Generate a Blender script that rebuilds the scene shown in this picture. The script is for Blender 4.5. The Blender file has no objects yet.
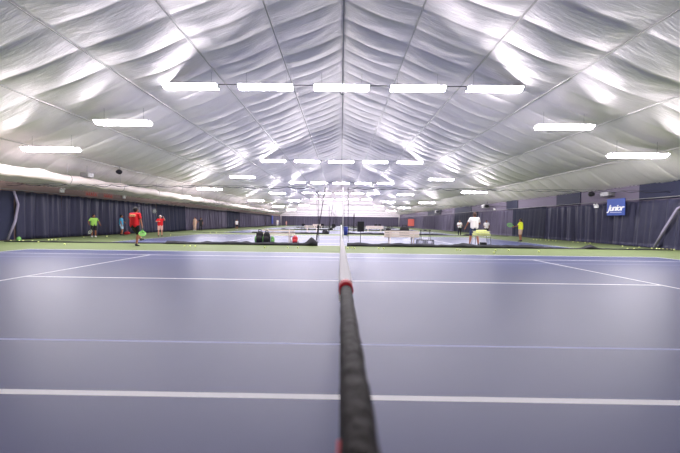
import bpy, bmesh, math, random
from mathutils import Vector, Matrix, noise

R = math.radians
PI = math.pi
random.seed(7)
scene = bpy.context.scene
C = scene.collection

# ------------------------------------------------------------------ camera
F = 308.0                                   # focal length in px of the 680 px wide frame
cam_d = bpy.data.cameras.new('camera')
cam = bpy.data.objects.new('camera', cam_d)
C.objects.link(cam)
cam_d.sensor_width = 36.0
cam_d.lens = F / 680 * 36
cam_d.clip_start = 0.02
cam_d.clip_end = 300
cam.location = (-0.013, 0.0, 1.18)
YAW, PITCH, ROLL = 0.008, 4.5 / F, 0.0124
cam.matrix_world = (Matrix.Translation(cam.location) @ Matrix.Rotation(YAW, 4, 'Z')
                    @ Matrix.Rotation(PI / 2 - PITCH, 4, 'X') @ Matrix.Rotation(ROLL, 4, 'Z'))
cam_d.shift_x = 1.6 / 680
cam_d.dof.use_dof = True
cam_d.dof.focus_distance = 14.0
cam_d.dof.aperture_fstop = 3.5
scene.camera = cam

# ------------------------------------------------------------------ world, exposure
w = bpy.data.worlds.new('world')
scene.world = w
w.use_nodes = True
w.node_tree.nodes['Background'].inputs[0].default_value = (0.9, 0.9, 1.0, 1)
w.node_tree.nodes['Background'].inputs[1].default_value = 0.05
scene.view_settings.view_transform = 'Standard'
scene.view_settings.look = 'None'
scene.view_settings.gamma = 1.0
scene.view_settings.use_curve_mapping = False
scene.view_settings.exposure = 2.34
LAMP = 16.0                                 # radiance of the tube lamps

# ------------------------------------------------------------------ helpers
def lin(c):
    out = []
    for v in c[:3]:
        v = v / 255.0
        out.append(v / 12.92 if v <= 0.04045 else ((v + 0.055) / 1.055) ** 2.4)
    return (*out, 1)

def mat(name, rgb, rough=0.6, metal=0.0, spec=0.5, var=0.0, vscale=3.0, bump=0.0, bscale=20.0, emit=None, estr=0.0):
    m = bpy.data.materials.new(name)
    m.use_nodes = True
    nt = m.node_tree
    b = nt.nodes['Principled BSDF']
    b.inputs['Base Color'].default_value = lin(rgb)
    b.inputs['Roughness'].default_value = rough
    b.inputs['Metallic'].default_value = metal
    b.inputs['Specular IOR Level'].default_value = spec
    if var or bump:
        tc = nt.nodes.new('ShaderNodeTexCoord')
    if var:
        n = nt.nodes.new('ShaderNodeTexNoise')
        n.inputs['Scale'].default_value = vscale
        n.inputs['Detail'].default_value = 5
        nt.links.new(tc.outputs['Object'], n.inputs['Vector'])
        mx = nt.nodes.new('ShaderNodeMix')
        mx.data_type = 'RGBA'
        c = lin(rgb)
        mx.inputs[6].default_value = (*[v * (1 - var) for v in c[:3]], 1)
        mx.inputs[7].default_value = (*[min(1, v * (1 + var)) for v in c[:3]], 1)
        nt.links.new(n.outputs['Fac'], mx.inputs[0])
        nt.links.new(mx.outputs[2], b.inputs['Base Color'])
    if bump:
        n2 = nt.nodes.new('ShaderNodeTexNoise')
        n2.inputs['Scale'].default_value = bscale
        n2.inputs['Detail'].default_value = 4
        nt.links.new(tc.outputs['Object'], n2.inputs['Vector'])
        bp = nt.nodes.new('ShaderNodeBump')
        bp.inputs['Strength'].default_value = bump
        bp.inputs['Distance'].default_value = 0.02
        nt.links.new(n2.outputs['Fac'], bp.inputs['Height'])
        nt.links.new(bp.outputs['Normal'], b.inputs['Normal'])
    if emit:
        b.inputs['Emission Color'].default_value = emit
        b.inputs['Emission Strength'].default_value = estr
    return m

M = {}
M['court_blue'] = mat('court_blue', (73, 82, 127), 0.40, spec=0.47, var=0.10, vscale=0.8, bump=0.12, bscale=150)
M['court_green'] = mat('court_green', (112, 126, 84), 0.6, spec=0.3, var=0.12, vscale=1.2, bump=0.15, bscale=120)
M['line_white'] = mat('line_white', (252, 252, 255), 0.5)
M['line_pale'] = mat('line_pale', (165, 172, 215), 0.5)
M['foil'] = mat('foil', (243, 238, 239), 0.5, metal=0.5, var=0.05, vscale=2.0)
M['seam'] = mat('seam', (240, 236, 236), 0.4)
M['curtain_hazed'] = mat('curtain_hazed', (106, 100, 124), 0.6, var=0.08, vscale=2)  # distant navy curtains: haze painted in as a lighter mauve base colour
M['print_pale'] = mat('print_pale', (250, 225, 165), 0.7)
M['batten'] = mat('batten', (205, 202, 200), 0.4, metal=0.2)
M['dark_metal'] = mat('dark_metal', (45, 45, 50), 0.5, metal=0.3)
M['grey_metal'] = mat('grey_metal', (150, 150, 152), 0.4, metal=0.6)
M['wall_beige'] = mat('wall_beige', (142, 122, 118), 0.8, var=0.12, vscale=0.7)
M['wall_mauve'] = mat('wall_mauve', (116, 108, 126), 0.8, var=0.10, vscale=0.7)
M['wall_gable'] = mat('wall_gable', (235, 228, 232), 0.7, var=0.04)
M['curtain'] = mat('curtain', (76, 77, 104), 0.42, spec=0.4, var=0.08, vscale=2)
M['curtain_dark'] = mat('curtain_dark', (28, 33, 62), 0.7, var=0.08)
M['duct'] = mat('duct', (240, 228, 222), 0.5, var=0.04, vscale=4, bump=0.4, bscale=6)
M['lamp_body'] = mat('lamp_body', (235, 235, 235), 0.5)
M['lamp_glow'] = mat('lamp_glow', (255, 255, 255), 0.5, emit=(1.0, 0.935, 0.985, 1), estr=LAMP)
M['net_black'] = mat('net_black', (22, 20, 24), 0.6)
M['wrap_black'] = mat('wrap_black', (24, 15, 15), 0.6, spec=0.15, bump=0.3, bscale=60, var=0.15, vscale=30)
M['net_white'] = mat('net_white', (245, 243, 245), 0.6, bump=0.1)
M['red'] = mat('red', (215, 25, 45), 0.6)
M['post_green'] = mat('post_green', (35, 60, 50), 0.4)
M['divider'] = mat('divider', (22, 23, 34), 0.6, bump=0.4, bscale=8)
M['rope_black'] = mat('rope_black', (25, 25, 30), 0.7)
M['rope_white'] = mat('rope_white', (240, 238, 242), 0.7)
M['ball'] = mat('ball', (236, 243, 160), 0.8, bump=0.2, bscale=200)
M['skin_light'] = mat('skin_light', (205, 150, 128), 0.5)
M['skin_tan'] = mat('skin_tan', (160, 102, 74), 0.5)
M['skin_brown'] = mat('skin_brown', (140, 92, 66), 0.5)
M['hair_black'] = mat('hair_black', (22, 18, 20), 0.6, bump=0.4, bscale=90)
M['hair_brown'] = mat('hair_brown', (84, 58, 48), 0.6, bump=0.4, bscale=90)
M['white_cloth'] = mat('white_cloth', (240, 236, 236), 0.8, bump=0.2, bscale=25)
M['red_cloth'] = mat('red_cloth', (222, 26, 36), 0.8, bump=0.2, bscale=25)
M['green_cloth'] = mat('green_cloth', (150, 200, 90), 0.8, bump=0.2, bscale=25)
M['blue_cloth'] = mat('blue_cloth', (70, 165, 210), 0.8, bump=0.2, bscale=25)
M['yellow_cloth'] = mat('yellow_cloth', (222, 235, 50), 0.8, bump=0.2, bscale=25)
M['black_cloth'] = mat('black_cloth', (26, 25, 32), 0.8, bump=0.2, bscale=25)
M['navy_cloth'] = mat('navy_cloth', (42, 55, 92), 0.8, bump=0.2, bscale=25)
M['khaki_cloth'] = mat('khaki_cloth', (200, 170, 150), 0.8, bump=0.2, bscale=25)
M['pink_cloth'] = mat('pink_cloth', (225, 175, 165), 0.8, bump=0.2, bscale=25)
M['light_blue_cloth'] = mat('light_blue_cloth', (170, 205, 225), 0.8)
M['shoe_dark'] = mat('shoe_dark', (38, 36, 48), 0.6)
M['shoe_white'] = mat('shoe_white', (235, 235, 235), 0.6)
M['racket_green'] = mat('racket_green', (120, 215, 70), 0.4)
M['racket_dark'] = mat('racket_dark', (40, 40, 48), 0.4)
M['string_pale'] = mat('string_pale', (225, 235, 210), 0.6)
M['cream_slat'] = mat('cream_slat', (232, 218, 205), 0.5, var=0.04)
M['bag_black'] = mat('bag_black', (24, 24, 30), 0.7, bump=0.3, bscale=20)
M['bag_green'] = mat('bag_green', (110, 170, 90), 0.7)
M['bag_red'] = mat('bag_red', (200, 50, 60), 0.7)
M['bin_blue'] = mat('bin_blue', (40, 60, 165), 0.5)
M['sign_blue'] = mat('sign_blue', (48, 78, 165), 0.5, var=0.1, vscale=3)
M['sign_white'] = mat('sign_white', (250, 250, 252), 0.5)
M['banner_cloth'] = mat('banner_cloth', (165, 128, 122), 0.8)
M['banner_letter'] = mat('banner_letter', (215, 105, 100), 0.8)
M['strap_cloth'] = mat('strap_cloth', (140, 134, 156), 0.7)
M['banner_red'] = mat('banner_red', (210, 105, 95), 0.7)

def smooth(me, ang=None):
    for p in me.polygons:
        p.use_smooth = True

def link(name, me, parent=None):
    o = bpy.data.objects.new(name, me)
    C.objects.link(o)
    if parent is not None:
        o.parent = parent
    return o

def obj(name, bm, m, parent=None, sm=False):
    me = bpy.data.meshes.new(name)
    bmesh.ops.recalc_face_normals(bm, faces=bm.faces[:])
    bm.to_mesh(me)
    bm.free()
    for x in (m if isinstance(m, (list, tuple)) else [m]):
        me.materials.append(x)
    if sm:
        smooth(me)
    return link(name, me, parent)

def tag(o, label, cat, group=None, kind=None):
    if label: o['label'] = label
    if cat: o['category'] = cat
    if group: o['group'] = group
    if kind: o['kind'] = kind
    return o

def struct(o):
    o['kind'] = 'structure'
    return o

def thing(name, label, cat, loc=(0, 0, 0), rotz=0, group=None):
    o = bpy.data.objects.new(name, None)
    C.objects.link(o)
    o.location = loc
    o.rotation_euler = (0, 0, rotz)
    o.empty_display_size = 0.1
    return tag(o, label, cat, group)

def dup(root, loc, rotz=None, label=None, group=None):
    r = root.copy()
    C.objects.link(r)
    r.location = loc
    if rotz is not None: r.rotation_euler = (0, 0, rotz)
    if label: r['label'] = label
    if group: r['group'] = group
    for ch in list(root.children):
        c = ch.copy(); C.objects.link(c); c.parent = r
        for g in list(ch.children):
            d = g.copy(); C.objects.link(d); d.parent = c
    return r

def box(bm, lo, hi, mi=0, mtx=None):
    x0, y0, z0 = lo; x1, y1, z1 = hi
    vs = [Vector(p) for p in ((x0,y0,z0),(x1,y0,z0),(x1,y1,z0),(x0,y1,z0),(x0,y0,z1),(x1,y0,z1),(x1,y1,z1),(x0,y1,z1))]
    if mtx: vs = [mtx @ v for v in vs]
    v = [bm.verts.new(p) for p in vs]
    for f in ((0,3,2,1),(4,5,6,7),(0,1,5,4),(1,2,6,5),(2,3,7,6),(3,0,4,7)):
        fc = bm.faces.new([v[i] for i in f]); fc.material_index = mi

def rbox(bm, lo, hi, r=0.02, mtx=None):
    b2 = bmesh.new()
    box(b2, lo, hi)
    bmesh.ops.bevel(b2, geom=b2.edges[:], offset=r, segments=3, affect='EDGES', profile=0.5)
    if mtx: bmesh.ops.transform(b2, matrix=mtx, verts=b2.verts)
    me = bpy.data.meshes.new('t'); b2.to_mesh(me); b2.free()
    bm.from_mesh(me); bpy.data.meshes.remove(me)

def tube(bm, pts, rad, n=8, cap=True):
    pts = [Vector(p) for p in pts]
    rads = rad if isinstance(rad, (list, tuple)) else [rad] * len(pts)
    rings = []
    up = None
    for i, p in enumerate(pts):
        a = pts[max(0, i - 1)]; b = pts[min(len(pts) - 1, i + 1)]
        t = (b - a).normalized()
        if up is None:
            up = Vector((0, 0, 1)) if abs(t.z) < 0.9 else Vector((0, 1, 0))
        s = t.cross(up)
        if s.length < 1e-4: s = t.cross(Vector((1, 0, 0)))
        s.normalize(); u = s.cross(t).normalized(); up = u
        rings.append([bm.verts.new(p + (s * math.cos(k * 2 * PI / n) + u * math.sin(k * 2 * PI / n)) * rads[i]) for k in range(n)])
    for i in range(len(rings) - 1):
        for k in range(n):
            bm.faces.new((rings[i][k], rings[i][(k + 1) % n], rings[i + 1][(k + 1) % n], rings[i + 1][k]))
    if cap:
        bm.faces.new(rings[0][::-1]); bm.faces.new(rings[-1])

def ball(bm, c, r, sc=(1, 1, 1), rot=None, u=16, v=10):
    m = Matrix.Translation(c)
    if rot: m = m @ rot
    m = m @ Matrix.Diagonal((r * sc[0], r * sc[1], r * sc[2], 1))
    bmesh.ops.create_uvsphere(bm, u_segments=u, v_segments=v, radius=1, matrix=m)

def cone(bm, a, b, ra, rb, n=14):
    """closed tapered limb with round ends"""
    a = Vector(a); b = Vector(b)
    ball(bm, a, ra, u=n, v=8); ball(bm, b, rb, u=n, v=8)
    tube(bm, [a, b], [ra, rb], n)

def remesh(name, bm, m, parent, voxel=0.012):
    """fuse overlapping closed shapes into ONE continuous skin"""
    me = bpy.data.meshes.new(name + '_src'); bm.to_mesh(me); bm.free()
    o = bpy.data.objects.new('tmp', me); C.objects.link(o)
    md = o.modifiers.new('r', 'REMESH'); md.mode = 'VOXEL'; md.voxel_size = voxel
    sm = o.modifiers.new('s', 'SMOOTH'); sm.iterations = 3; sm.factor = 0.5
    bpy.context.view_layer.update()
    dg = bpy.context.evaluated_depsgraph_get()
    res = bpy.data.meshes.new_from_object(o.evaluated_get(dg))
    bpy.data.objects.remove(o); bpy.data.meshes.remove(me)
    res.name = name
    res.materials.clear(); res.materials.append(m)
    smooth(res)
    return link(name, res, parent)

def gx(px, d):                     # sideways metres of a photo column at a distance
    return (px - 341) / F * d - 0.011
def gd(px, py):                    # distance at which a photo pixel meets the floor
    return 1.18 * F / (py - (222 + 0.0124 * (px - 341)))

# ------------------------------------------------------------------ room shell
XL, XR, Y0, Y1 = -17.5, 16.9, -5.0, 88.6
RIDGE, SLOPE, BAY, STRAP = 10.6, 0.39, 3.02, 1.22
LX = -0.0                                   # all nets lie in the plane x = 0

def zc(x):
    a = abs(x)
    if a <= 15.1: return RIDGE - SLOPE * a
    return RIDGE - SLOPE * 15.1 - (a - 15.1) * 0.66

# floor: one slab whose faces carry the blue courts, the green surround and the painted lines
PITCH_Y = 14.66
COURT0 = 0.69                               # near doubles sideline of the first court
xs = {XL - .5, XR + .5}
ys = {Y0 - .5, Y1 + .5}
HW = 0.03
for s in (-1, 1):
    for x in (6.40, 11.885):
        xs |= {s * x - HW, s * x + HW}
xs |= {s * (11.885 + HW) for s in (-1, 1)}
LN = []
for k in range(6):
    b = COURT0 + PITCH_Y * k
    for off in (0, 1.37, 5.485, 9.60, 10.97):
        ys |= {b + off - HW, b + off + HW}
    ys |= {b + 2.27 - 0.02, b + 2.27 + 0.02}
    ys |= {b + 8.70 - 0.02, b + 8.70 + 0.02}
    LN.append(b)
xs = sorted(xs); ys = sorted(ys)
def floor_kind(x, y):
    for b in LN:
        v = y - b
        if -HW - 1e-4 < v < 10.97 + HW + 1e-4:
            ax = abs(x)
            if ax > 11.885 + HW: return 1
            if ax > 11.885 - HW: return 2
            for off in (0, 1.37, 9.60, 10.97):
                if abs(v - off) < HW: return 2
            if abs(v - 5.485) < HW and ax < 6.40: return 2
            if abs(ax - 6.40) < HW and 1.37 < v < 9.60: return 2
            for off in (2.27, 8.70):
                if abs(v - off) < 0.02: return 3
            return 0
    return 1
bm = bmesh.new()
grid = [[bm.verts.new((x, y, 0)) for x in xs] for y in ys]
for j in range(len(ys) - 1):
    for i in range(len(xs) - 1):
        f = bm.faces.new((grid[j][i], grid[j][i + 1], grid[j + 1][i + 1], grid[j + 1][i]))
        f.material_index = floor_kind((xs[i] + xs[i + 1]) / 2, (ys[j] + ys[j + 1]) / 2)
me = bpy.data.meshes.new('floor'); bm.to_mesh(me); bm.free()
for k in ('court_blue', 'court_green', 'line_white', 'line_pale'): me.materials.append(M[k])
struct(link('floor', me))

# ceiling: quilted foil blanket hung between battens (along y) and straps (across)
def ceiling_side(s):
    xw = (XR if s > 0 else -XL) + 0.15
    us = []
    nb = 5
    NU = 14
    for b in range(nb):
        us += [b * BAY + BAY * k / NU for k in range(NU)]
    us += [nb * BAY + (xw - nb * BAY) * k / 8 for k in range(9)]
    vs = []
    nv = int((Y1 + 0.2 - (Y0 - .2)) / STRAP) + 1
    for j in range(nv):
        n = 10 if j * STRAP < 32 else 5
        vs += [j, j + .022] + [(j + k / n) for k in range(1, n)]
    vs.append(nv)
    rnd = random.Random(3 if s > 0 else 11)
    amp = [[rnd.uniform(.35, 1.5) for _ in range(nb + 1)] for _ in range(nv + 1)]
    sagr = [[rnd.uniform(.6, 1.4) for _ in range(nb + 1)] for _ in range(nv + 2)]
    bm = bmesh.new()
    rows = []
    for v in vs:
        j = min(int(v), nv - 1); fv = v - j
        row = []
        for x in us:
            b = min(int(x / BAY + 1e-6), nb)
            fu = (x - b * BAY) / (BAY if b < nb else (xw - nb * BAY))
            y = Y0 - .2 + v * STRAP
            su = math.sin(PI * min(1, max(0, fu)))
            sag = 0.11 * su * (sagr[j][b] * (1 - fv) + sagr[j + 1][b] * fv)
            bul = 0.10 * math.sin(PI * fv) ** 0.55 * (0.15 + 0.85 * su ** 0.6) * amp[j][b]
            wr = noise.noise(Vector((x * 1.1 * s + 5, y * 2.4, s * 3))) * 0.03 + noise.noise(Vector(((x + y) * 4.0 * s, (y - x) * 1.3, 9))) * 0.014
            wr *= (0.25 + su) * (0.3 + math.sin(PI * fv))
            # fan wrinkles at the pinned nodes
            du = min(fu, 1 - fu) * BAY; dv = min(fv, 1 - fv) * STRAP
            r = math.hypot(du, dv)
            wr += 0.026 * math.sin(math.atan2(dv, du + 1e-4) * 14) * math.exp(-((r - .3) / .3) ** 2)
            row.append(bm.verts.new((s * x, y, zc(x) - sag - bul + wr)))
        rows.append(row)
    for a in range(len(rows) - 1):
        for c in range(len(us) - 1):
            q = (rows[a][c], rows[a][c + 1], rows[a + 1][c + 1], rows[a + 1][c])
            f = bm.faces.new(q if s < 0 else q[::-1])
            if vs[a] == int(vs[a]): f.material_index = 1
    me = bpy.data.meshes.new('ceiling'); bm.to_mesh(me); bm.free()
    smooth(me); me.materials.append(M['foil']); me.materials.append(M['seam'])
    return struct(link('ceiling', me))
# fine creases in the foil
nt = M['foil'].node_tree
tc = nt.nodes.new('ShaderNodeTexCoord'); mp = nt.nodes.new('ShaderNodeMapping')
mp.inputs['Scale'].default_value = (1.2, 7.0, 1.2); mp.inputs['Rotation'].default_value = (0, 0, 0.25)
nz = nt.nodes.new('ShaderNodeTexNoise'); nz.inputs['Scale'].default_value = 1.6; nz.inputs['Detail'].default_value = 5; nz.inputs['Distortion'].default_value = 0.6
bp = nt.nodes.new('ShaderNodeBump'); bp.inputs['Strength'].default_value = 0.32; bp.inputs['Distance'].default_value = 0.05
nt.links.new(tc.outputs['Object'], mp.inputs[0]); nt.links.new(mp.outputs[0], nz.inputs['Vector'])
nt.links.new(nz.outputs['Fac'], bp.inputs['Height']); nt.links.new(bp.outputs['Normal'], nt.nodes['Principled BSDF'].inputs['Normal'])
ceiling_side(-1); ceiling_side(1)

n_trim = 1
for s in (-1, 1):
    for b in range(1, 6):
        x = s * b * BAY
        bm = bmesh.new()
        box(bm, (x - .03, Y0, zc(x) - .045), (x + .03, Y1, zc(x) + .02))
        struct(obj('trim_%d' % n_trim, bm, M['batten'])); n_trim += 1
bm = bmesh.new()
box(bm, (-.018, Y0, RIDGE - .07), (.018, Y1, RIDGE))
struct(obj('trim_%d' % n_trim, bm, M['grey_metal'])); n_trim += 1

# walls
def wall(name, lo, hi, m):
    bm = bmesh.new(); box(bm, lo, hi); return struct(obj(name, bm, m))
wall('wall_left', (XL - .2, Y0, 0), (XL, Y1, 4.0), M['wall_beige'])
wall('wall_right', (XR, Y0, 0), (XR + .2, Y1, 4.0), M['wall_mauve'])
for name, y, yy in (('wall_far', Y1, Y1 + .2), ('wall_back', Y0 - .2, Y0)):
    bm = bmesh.new()
    prof = [(XL - .2, 0), (XR + .2, 0), (XR + .2, 3.9), (15.1, zc(15.1) + .3), (0, RIDGE + .3), (-15.1, zc(15.1) + .3), (XL - .2, 3.9)]
    a = [bm.verts.new((x, y, z)) for x, z in prof]; b = [bm.verts.new((x, yy, z)) for x, z in prof]
    bm.faces.new(a); bm.faces.new(b[::-1])
    for i in range(len(prof)):
        bm.faces.new((a[i], a[(i + 1) % len(prof)], b[(i + 1) % len(prof)], b[i]))
    struct(obj(name, bm, M['wall_gable']))
# dark fabric panels fixed high on the right wall
for (ya, yb) in ((10.0, 17.6), (21.9, 24.3), (29.6, 31.6), (40.0, 46.0), (52, 60)):
    bm = bmesh.new(); box(bm, (XR - .05, ya, 2.62), (XR - .003, yb, 3.5))
    tag(obj('fabric_panel', bm, M['curtain_dark']), 'navy fabric panel high on the right wall, %s' % {
        10.0: 'nearest the camera and widest', 21.9: 'narrow one just beyond the blue sign', 29.6: 'small one beside the grey heater box',
        40.0: 'fourth one counted from the camera', 52: 'most distant of them'}[ya], 'wall panel', 'navy panels above the right curtains')

# ------------------------------------------------------------------ side curtains
def curtain(x, ya, yb, m, label, inward, zt=2.6, amp=0.075, seed=0, group=None, fold=0.30, along='y'):
    rnd = random.Random(seed)
    L = yb - ya
    n = max(24, int(L / 0.035)) if L < 14 else int(L / 0.06)
    ph = [rnd.uniform(0, 6) for _ in range(5)]
    bm = bmesh.new()
    zs = [0.03, 0.25, 0.7, 1.3, 1.9, 2.35, zt]
    rows = []
    for z in zs:
        row = []
        h = 1 - z / zt
        for i in range(n + 1):
            t = i / n * L
            w = t / fold * 2 * PI * 0.5
            o = math.sin(w + 1.3 * math.sin(t * 1.7 + ph[0]) + ph[1]) * .55 + math.sin(w * 0.47 + ph[2] + 0.5 * h) * .45 + .25 * math.sin(w * 2.1 + ph[3])
            o *= amp * (0.55 + 0.75 * h)
            lean = 0.10 * h * (1 + math.sin(t * .5 + ph[4]))
            zz = z + (0.02 * math.sin(w + ph[1]) if z == zt else 0)
            off = inward * (0.16 + o + lean)
            row.append(bm.verts.new((x + off, ya + t, zz) if along == 'y' else (ya + t, x + off, zz)))
        rows.append(row)
    for a in range(len(rows) - 1):
        for i in range(n):
            bm.faces.new((rows[a][i], rows[a][i + 1], rows[a + 1][i + 1], rows[a + 1][i]))
    me = bpy.data.meshes.new('side_curtain')
    r = bmesh.ops.solidify(bm, geom=bm.faces[:], thickness=0.006)
    bm.to_mesh(me); bm.free(); smooth(me); me.materials.append(m)
    o = link('side_curtain', me)
    tag(o, label, 'curtain', group)
    return o
GL, GR = 'curtains along the left wall', 'curtains along the right wall'
L = [(-4.9, 14.9, 'curtain', 'greyish navy curtain at the left edge of view, in front of the dark gap', 1),
     (16.3, 18.9, 'curtain', 'pleated navy curtain on the left wall, first beyond the dark gap', 2),
     (19.0, 28.6, 'curtain', 'long pleated navy curtain behind the players in green and light blue', 3),
     (28.7, 34.0, 'curtain_dark', 'flat dark navy curtain behind the player in a white cap', 4),
     (34.1, 46.4, 'curtain_hazed', 'haze-lightened pleated curtain behind the pair standing by the left wall', 5),
     (46.5, 52.5, 'curtain_dark', 'flat dark curtain on the left wall, further of the two dark ones', 6),
     (52.6, 70.0, 'curtain_hazed', 'distant pleated curtain beyond the second dark one, left wall', 7),
     (70.1, 88.2, 'curtain_hazed', 'farthest pleated curtain on the left wall, reaching the end wall', 8)]
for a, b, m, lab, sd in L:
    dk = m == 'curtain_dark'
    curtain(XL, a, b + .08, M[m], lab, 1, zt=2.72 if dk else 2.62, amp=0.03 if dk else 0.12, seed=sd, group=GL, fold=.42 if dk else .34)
bm = bmesh.new(); box(bm, (XL + .01, 15.0, 0.03), (XL + .05, 16.28, 2.6))
tag(obj('side_curtain', bm, M['curtain_dark']), 'dark flat cloth in the gap at the far left edge', 'curtain', GL)
Rr = [(-4.9, 14.9, 'curtain_dark', 'dark navy curtain at the right edge behind the pale diagonal strap', 21),
      (15.1, 19.3, 'curtain', 'pleated navy curtain between the diagonal strap and blue sign', 22),
      (19.4, 25.2, 'curtain', 'pleated navy curtain behind and beyond the blue sign', 23),
      (25.3, 30.1, 'curtain_dark', 'flat dark navy curtain behind the player in a yellow shirt', 24),
      (30.2, 37.6, 'curtain_hazed', 'pale pleated curtain below the grey heater box', 25),
      (37.7, 45.4, 'curtain_dark', 'flat dark curtain behind the coach, second dark one on the right', 26),
      (45.5, 62.0, 'curtain_hazed', 'distant pleated curtain on the right wall beyond the coach', 27),
      (62.1, 88.2, 'curtain_hazed', 'farthest pleated curtain on the right wall, reaching the end wall', 28)]
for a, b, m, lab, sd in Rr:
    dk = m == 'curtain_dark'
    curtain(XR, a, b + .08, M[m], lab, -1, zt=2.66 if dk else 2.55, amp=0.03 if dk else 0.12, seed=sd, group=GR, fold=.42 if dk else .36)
curtain(Y1, XL + .4, 0.0, M['curtain_hazed'], 'curtain across the end wall, left half', -1, zt=2.75, amp=.06, seed=41, group='curtains on the end wall', along='x')
curtain(Y1, 0.05, XR - .4, M['curtain_hazed'], 'curtain across the end wall, right half', -1, zt=2.75, amp=.06, seed=42, group='curtains on the end wall', along='x')
# diagonal strap over the right curtain, rail pipes
bm = bmesh.new(); tube(bm, [(16.5, 14.2, 2.5), (16.45, 15.2, 2.05), (16.4, 15.75, 1.0), (16.35, 16.2, 0.06)], [.05, .07, .07, .05], 8)
tag(obj('curtain_strap', bm, M['strap_cloth'], sm=True), 'pale diagonal strap of cloth over the right curtain at the picture edge', 'strap')
bm = bmesh.new(); tube(bm, [(XL + .35, 16.0, 2.6), (XL + .42, 16.15, 1.9), (XL + .42, 16.0, 1.0), (XL + .35, 15.7, .06)], [.05, .06, .06, .05], 8)
tag(obj('curtain_strap', bm, M['strap_cloth'], sm=True), 'pale gathered strap hanging at the far left curtain edge', 'strap')
for x, nm in ((XL + .16, 'left'), (XR - .16, 'right')):
    bm = bmesh.new(); tube(bm, [(x, Y0 + .1, 2.68), (x, Y1 - .1, 2.68)], .02, 8)
    tag(obj('curtain_rail', bm, M['grey_metal'], sm=True), 'thin metal curtain rail running along the %s wall' % nm, 'rail', 'curtain rails')

# ------------------------------------------------------------------ lamps
def make_lamp():
    t = thing('tube_lamp', 'x', 'ceiling lamp')
    L2 = 1.22
    bm = bmesh.new()
    prof = [(-.24, .0), (-.11, -.14), (.11, -.14), (.24, .0)]
    a = [bm.verts.new((-L2, y, z)) for y, z in prof]; b = [bm.verts.new((L2, y, z)) for y, z in prof]
    for i in range(4):
        bm.faces.new((a[i], a[(i + 1) % 4], b[(i + 1) % 4], b[i]))
    bm.faces.new(a); bm.faces.new(b[::-1])
    o = obj('diffuser', bm, M['lamp_glow'], t)
    o.data.materials.append(M['lamp_body'])
    for p in o.data.polygons:
        if p.normal.z > .5 or abs(p.normal.x) > .5: p.material_index = 1
    bm = bmesh.new()
    rbox(bm, (-L2 - .01, -.12, .003), (L2 + .01, .12, .06), .01)
    obj('housing', bm, M['lamp_body'], t)
    for s in (-1, 1):
        bm = bmesh.new(); tube(bm, [(s * .9, 0, .05), (s * .9, 0, 0.62)], .004, 5)
        obj('suspension_wire', bm, M['dark_metal'], t)
    return t
lamp0 = make_lamp()
first = True
ROWS = (14.0, 31.0, 48.0, 65.0, 82.0)
RN = ['nearest', 'second', 'third', 'fourth', 'farthest']
PN = ['lowest at the left end', 'second from the left end', 'leftmost of the level middle five', 'left of the centre lamp', 'at the centre under the ridge',
      'right of the centre lamp', 'rightmost of the level middle five', 'second from the right end', 'lowest at the right end']
for r, y in enumerate(ROWS):
    for k, (x, z) in enumerate(((-13.25, 4.36), (-9.95, 5.6), (-6.86, 7.26), (-3.47, 7.26), (-0.06, 7.26), (3.36, 7.26), (6.78, 7.26), (9.95, 5.6), (13.25, 4.36))):
        lab = 'glowing white tube lamp in the %s row, %s' % (RN[r], PN[k])
        yy = y
        z2 = z + 0.02
        if first:
            lamp0.location = (x, yy, z2); lamp0['label'] = lab; lamp0['group'] = 'ceiling lamps in the %s row' % RN[r]; first = False
        else:
            dup(lamp0, (x, yy, z2), 0, lab, 'ceiling lamps in the %s row' % RN[r])
    bm = bmesh.new(); tube(bm, [(-8.5, y, 7.35), (0, y, 7.34), (8.5, y, 7.35)], .018, 6)
    tag(obj('lamp_cable', bm, M['dark_metal']), 'thin dark cable the %s row of middle lamps hangs along' % RN[r], 'cable', 'cables along the lamp rows')

# ------------------------------------------------------------------ duct on the left
t = thing('air_duct', 'long pale round duct hung high along the left wall', 'air duct', (0, 0, 0))
bm = bmesh.new()
pts = []; rad = []
y = -4.8
while y < 76:
    pts.append((-15.5 + .03 * math.sin(y * 1.3), y, 3.40 + .035 * math.sin(y * 2.1) + .015 * math.sin(y * 5.3)))
    rad.append(.26 + .018 * math.sin(y * 3.3) + .012 * math.sin(y * 7.7))
    y += .22
tube(bm, pts, rad, 20)
obj('duct_tube', bm, M['duct'], t, sm=True)
y = 0.5
k = 0
while y < 75:
    bm = bmesh.new()
    tube(bm, [(-15.5 + .29 * math.cos(a), y, 3.40 + .29 * math.sin(a)) for a in [i * PI / 12 for i in range(25)]], .012, 5, cap=False)
    tube(bm, [(-15.5, y, 3.68), (-15.5, y, zc(15.5) - .05)], .01, 5)
    obj('hanger_strap', bm, M['grey_metal'], t)
    y += 4.2
bm = bmesh.new()
rbox(bm, (-.25, -.2, 0), (.25, .2, .28), .02)
tube(bm, [(.0, 0, .25), (0, 0, .75)], .015, 6)
o = obj('vent_box', bm, M['grey_metal']); o.location = (-15.45, 18.6, 3.70)
tag(o, 'small grey box on top of the left duct', 'vent box')

def round_speaker(loc, label, hang):
    t = thing('round_speaker', label, 'speaker', loc, 0, 'black round speakers')
    bm = bmesh.new(); ball(bm, (0, 0, 0), .17, (1, 1, 1)); obj('housing', bm, M['bag_black'], t, True)
    bm = bmesh.new(); tube(bm, [(0, -.15, -.02), (0, -.19, -.02)], [.13, .11], 16); obj('grille', bm, M['dark_metal'], t)
    bm = bmesh.new(); tube(bm, [(0, 0, .1), hang], .02, 6); obj('bracket', bm, M['grey_metal'], t)
round_speaker((-15.0, 20.7, 4.38), 'black round speaker under the ceiling above the left duct', (0, 0, .5))
round_speaker((16.4, 20.4, 3.22), 'black round speaker on the right wall above the blue sign', (.6, 0, .25))

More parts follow.
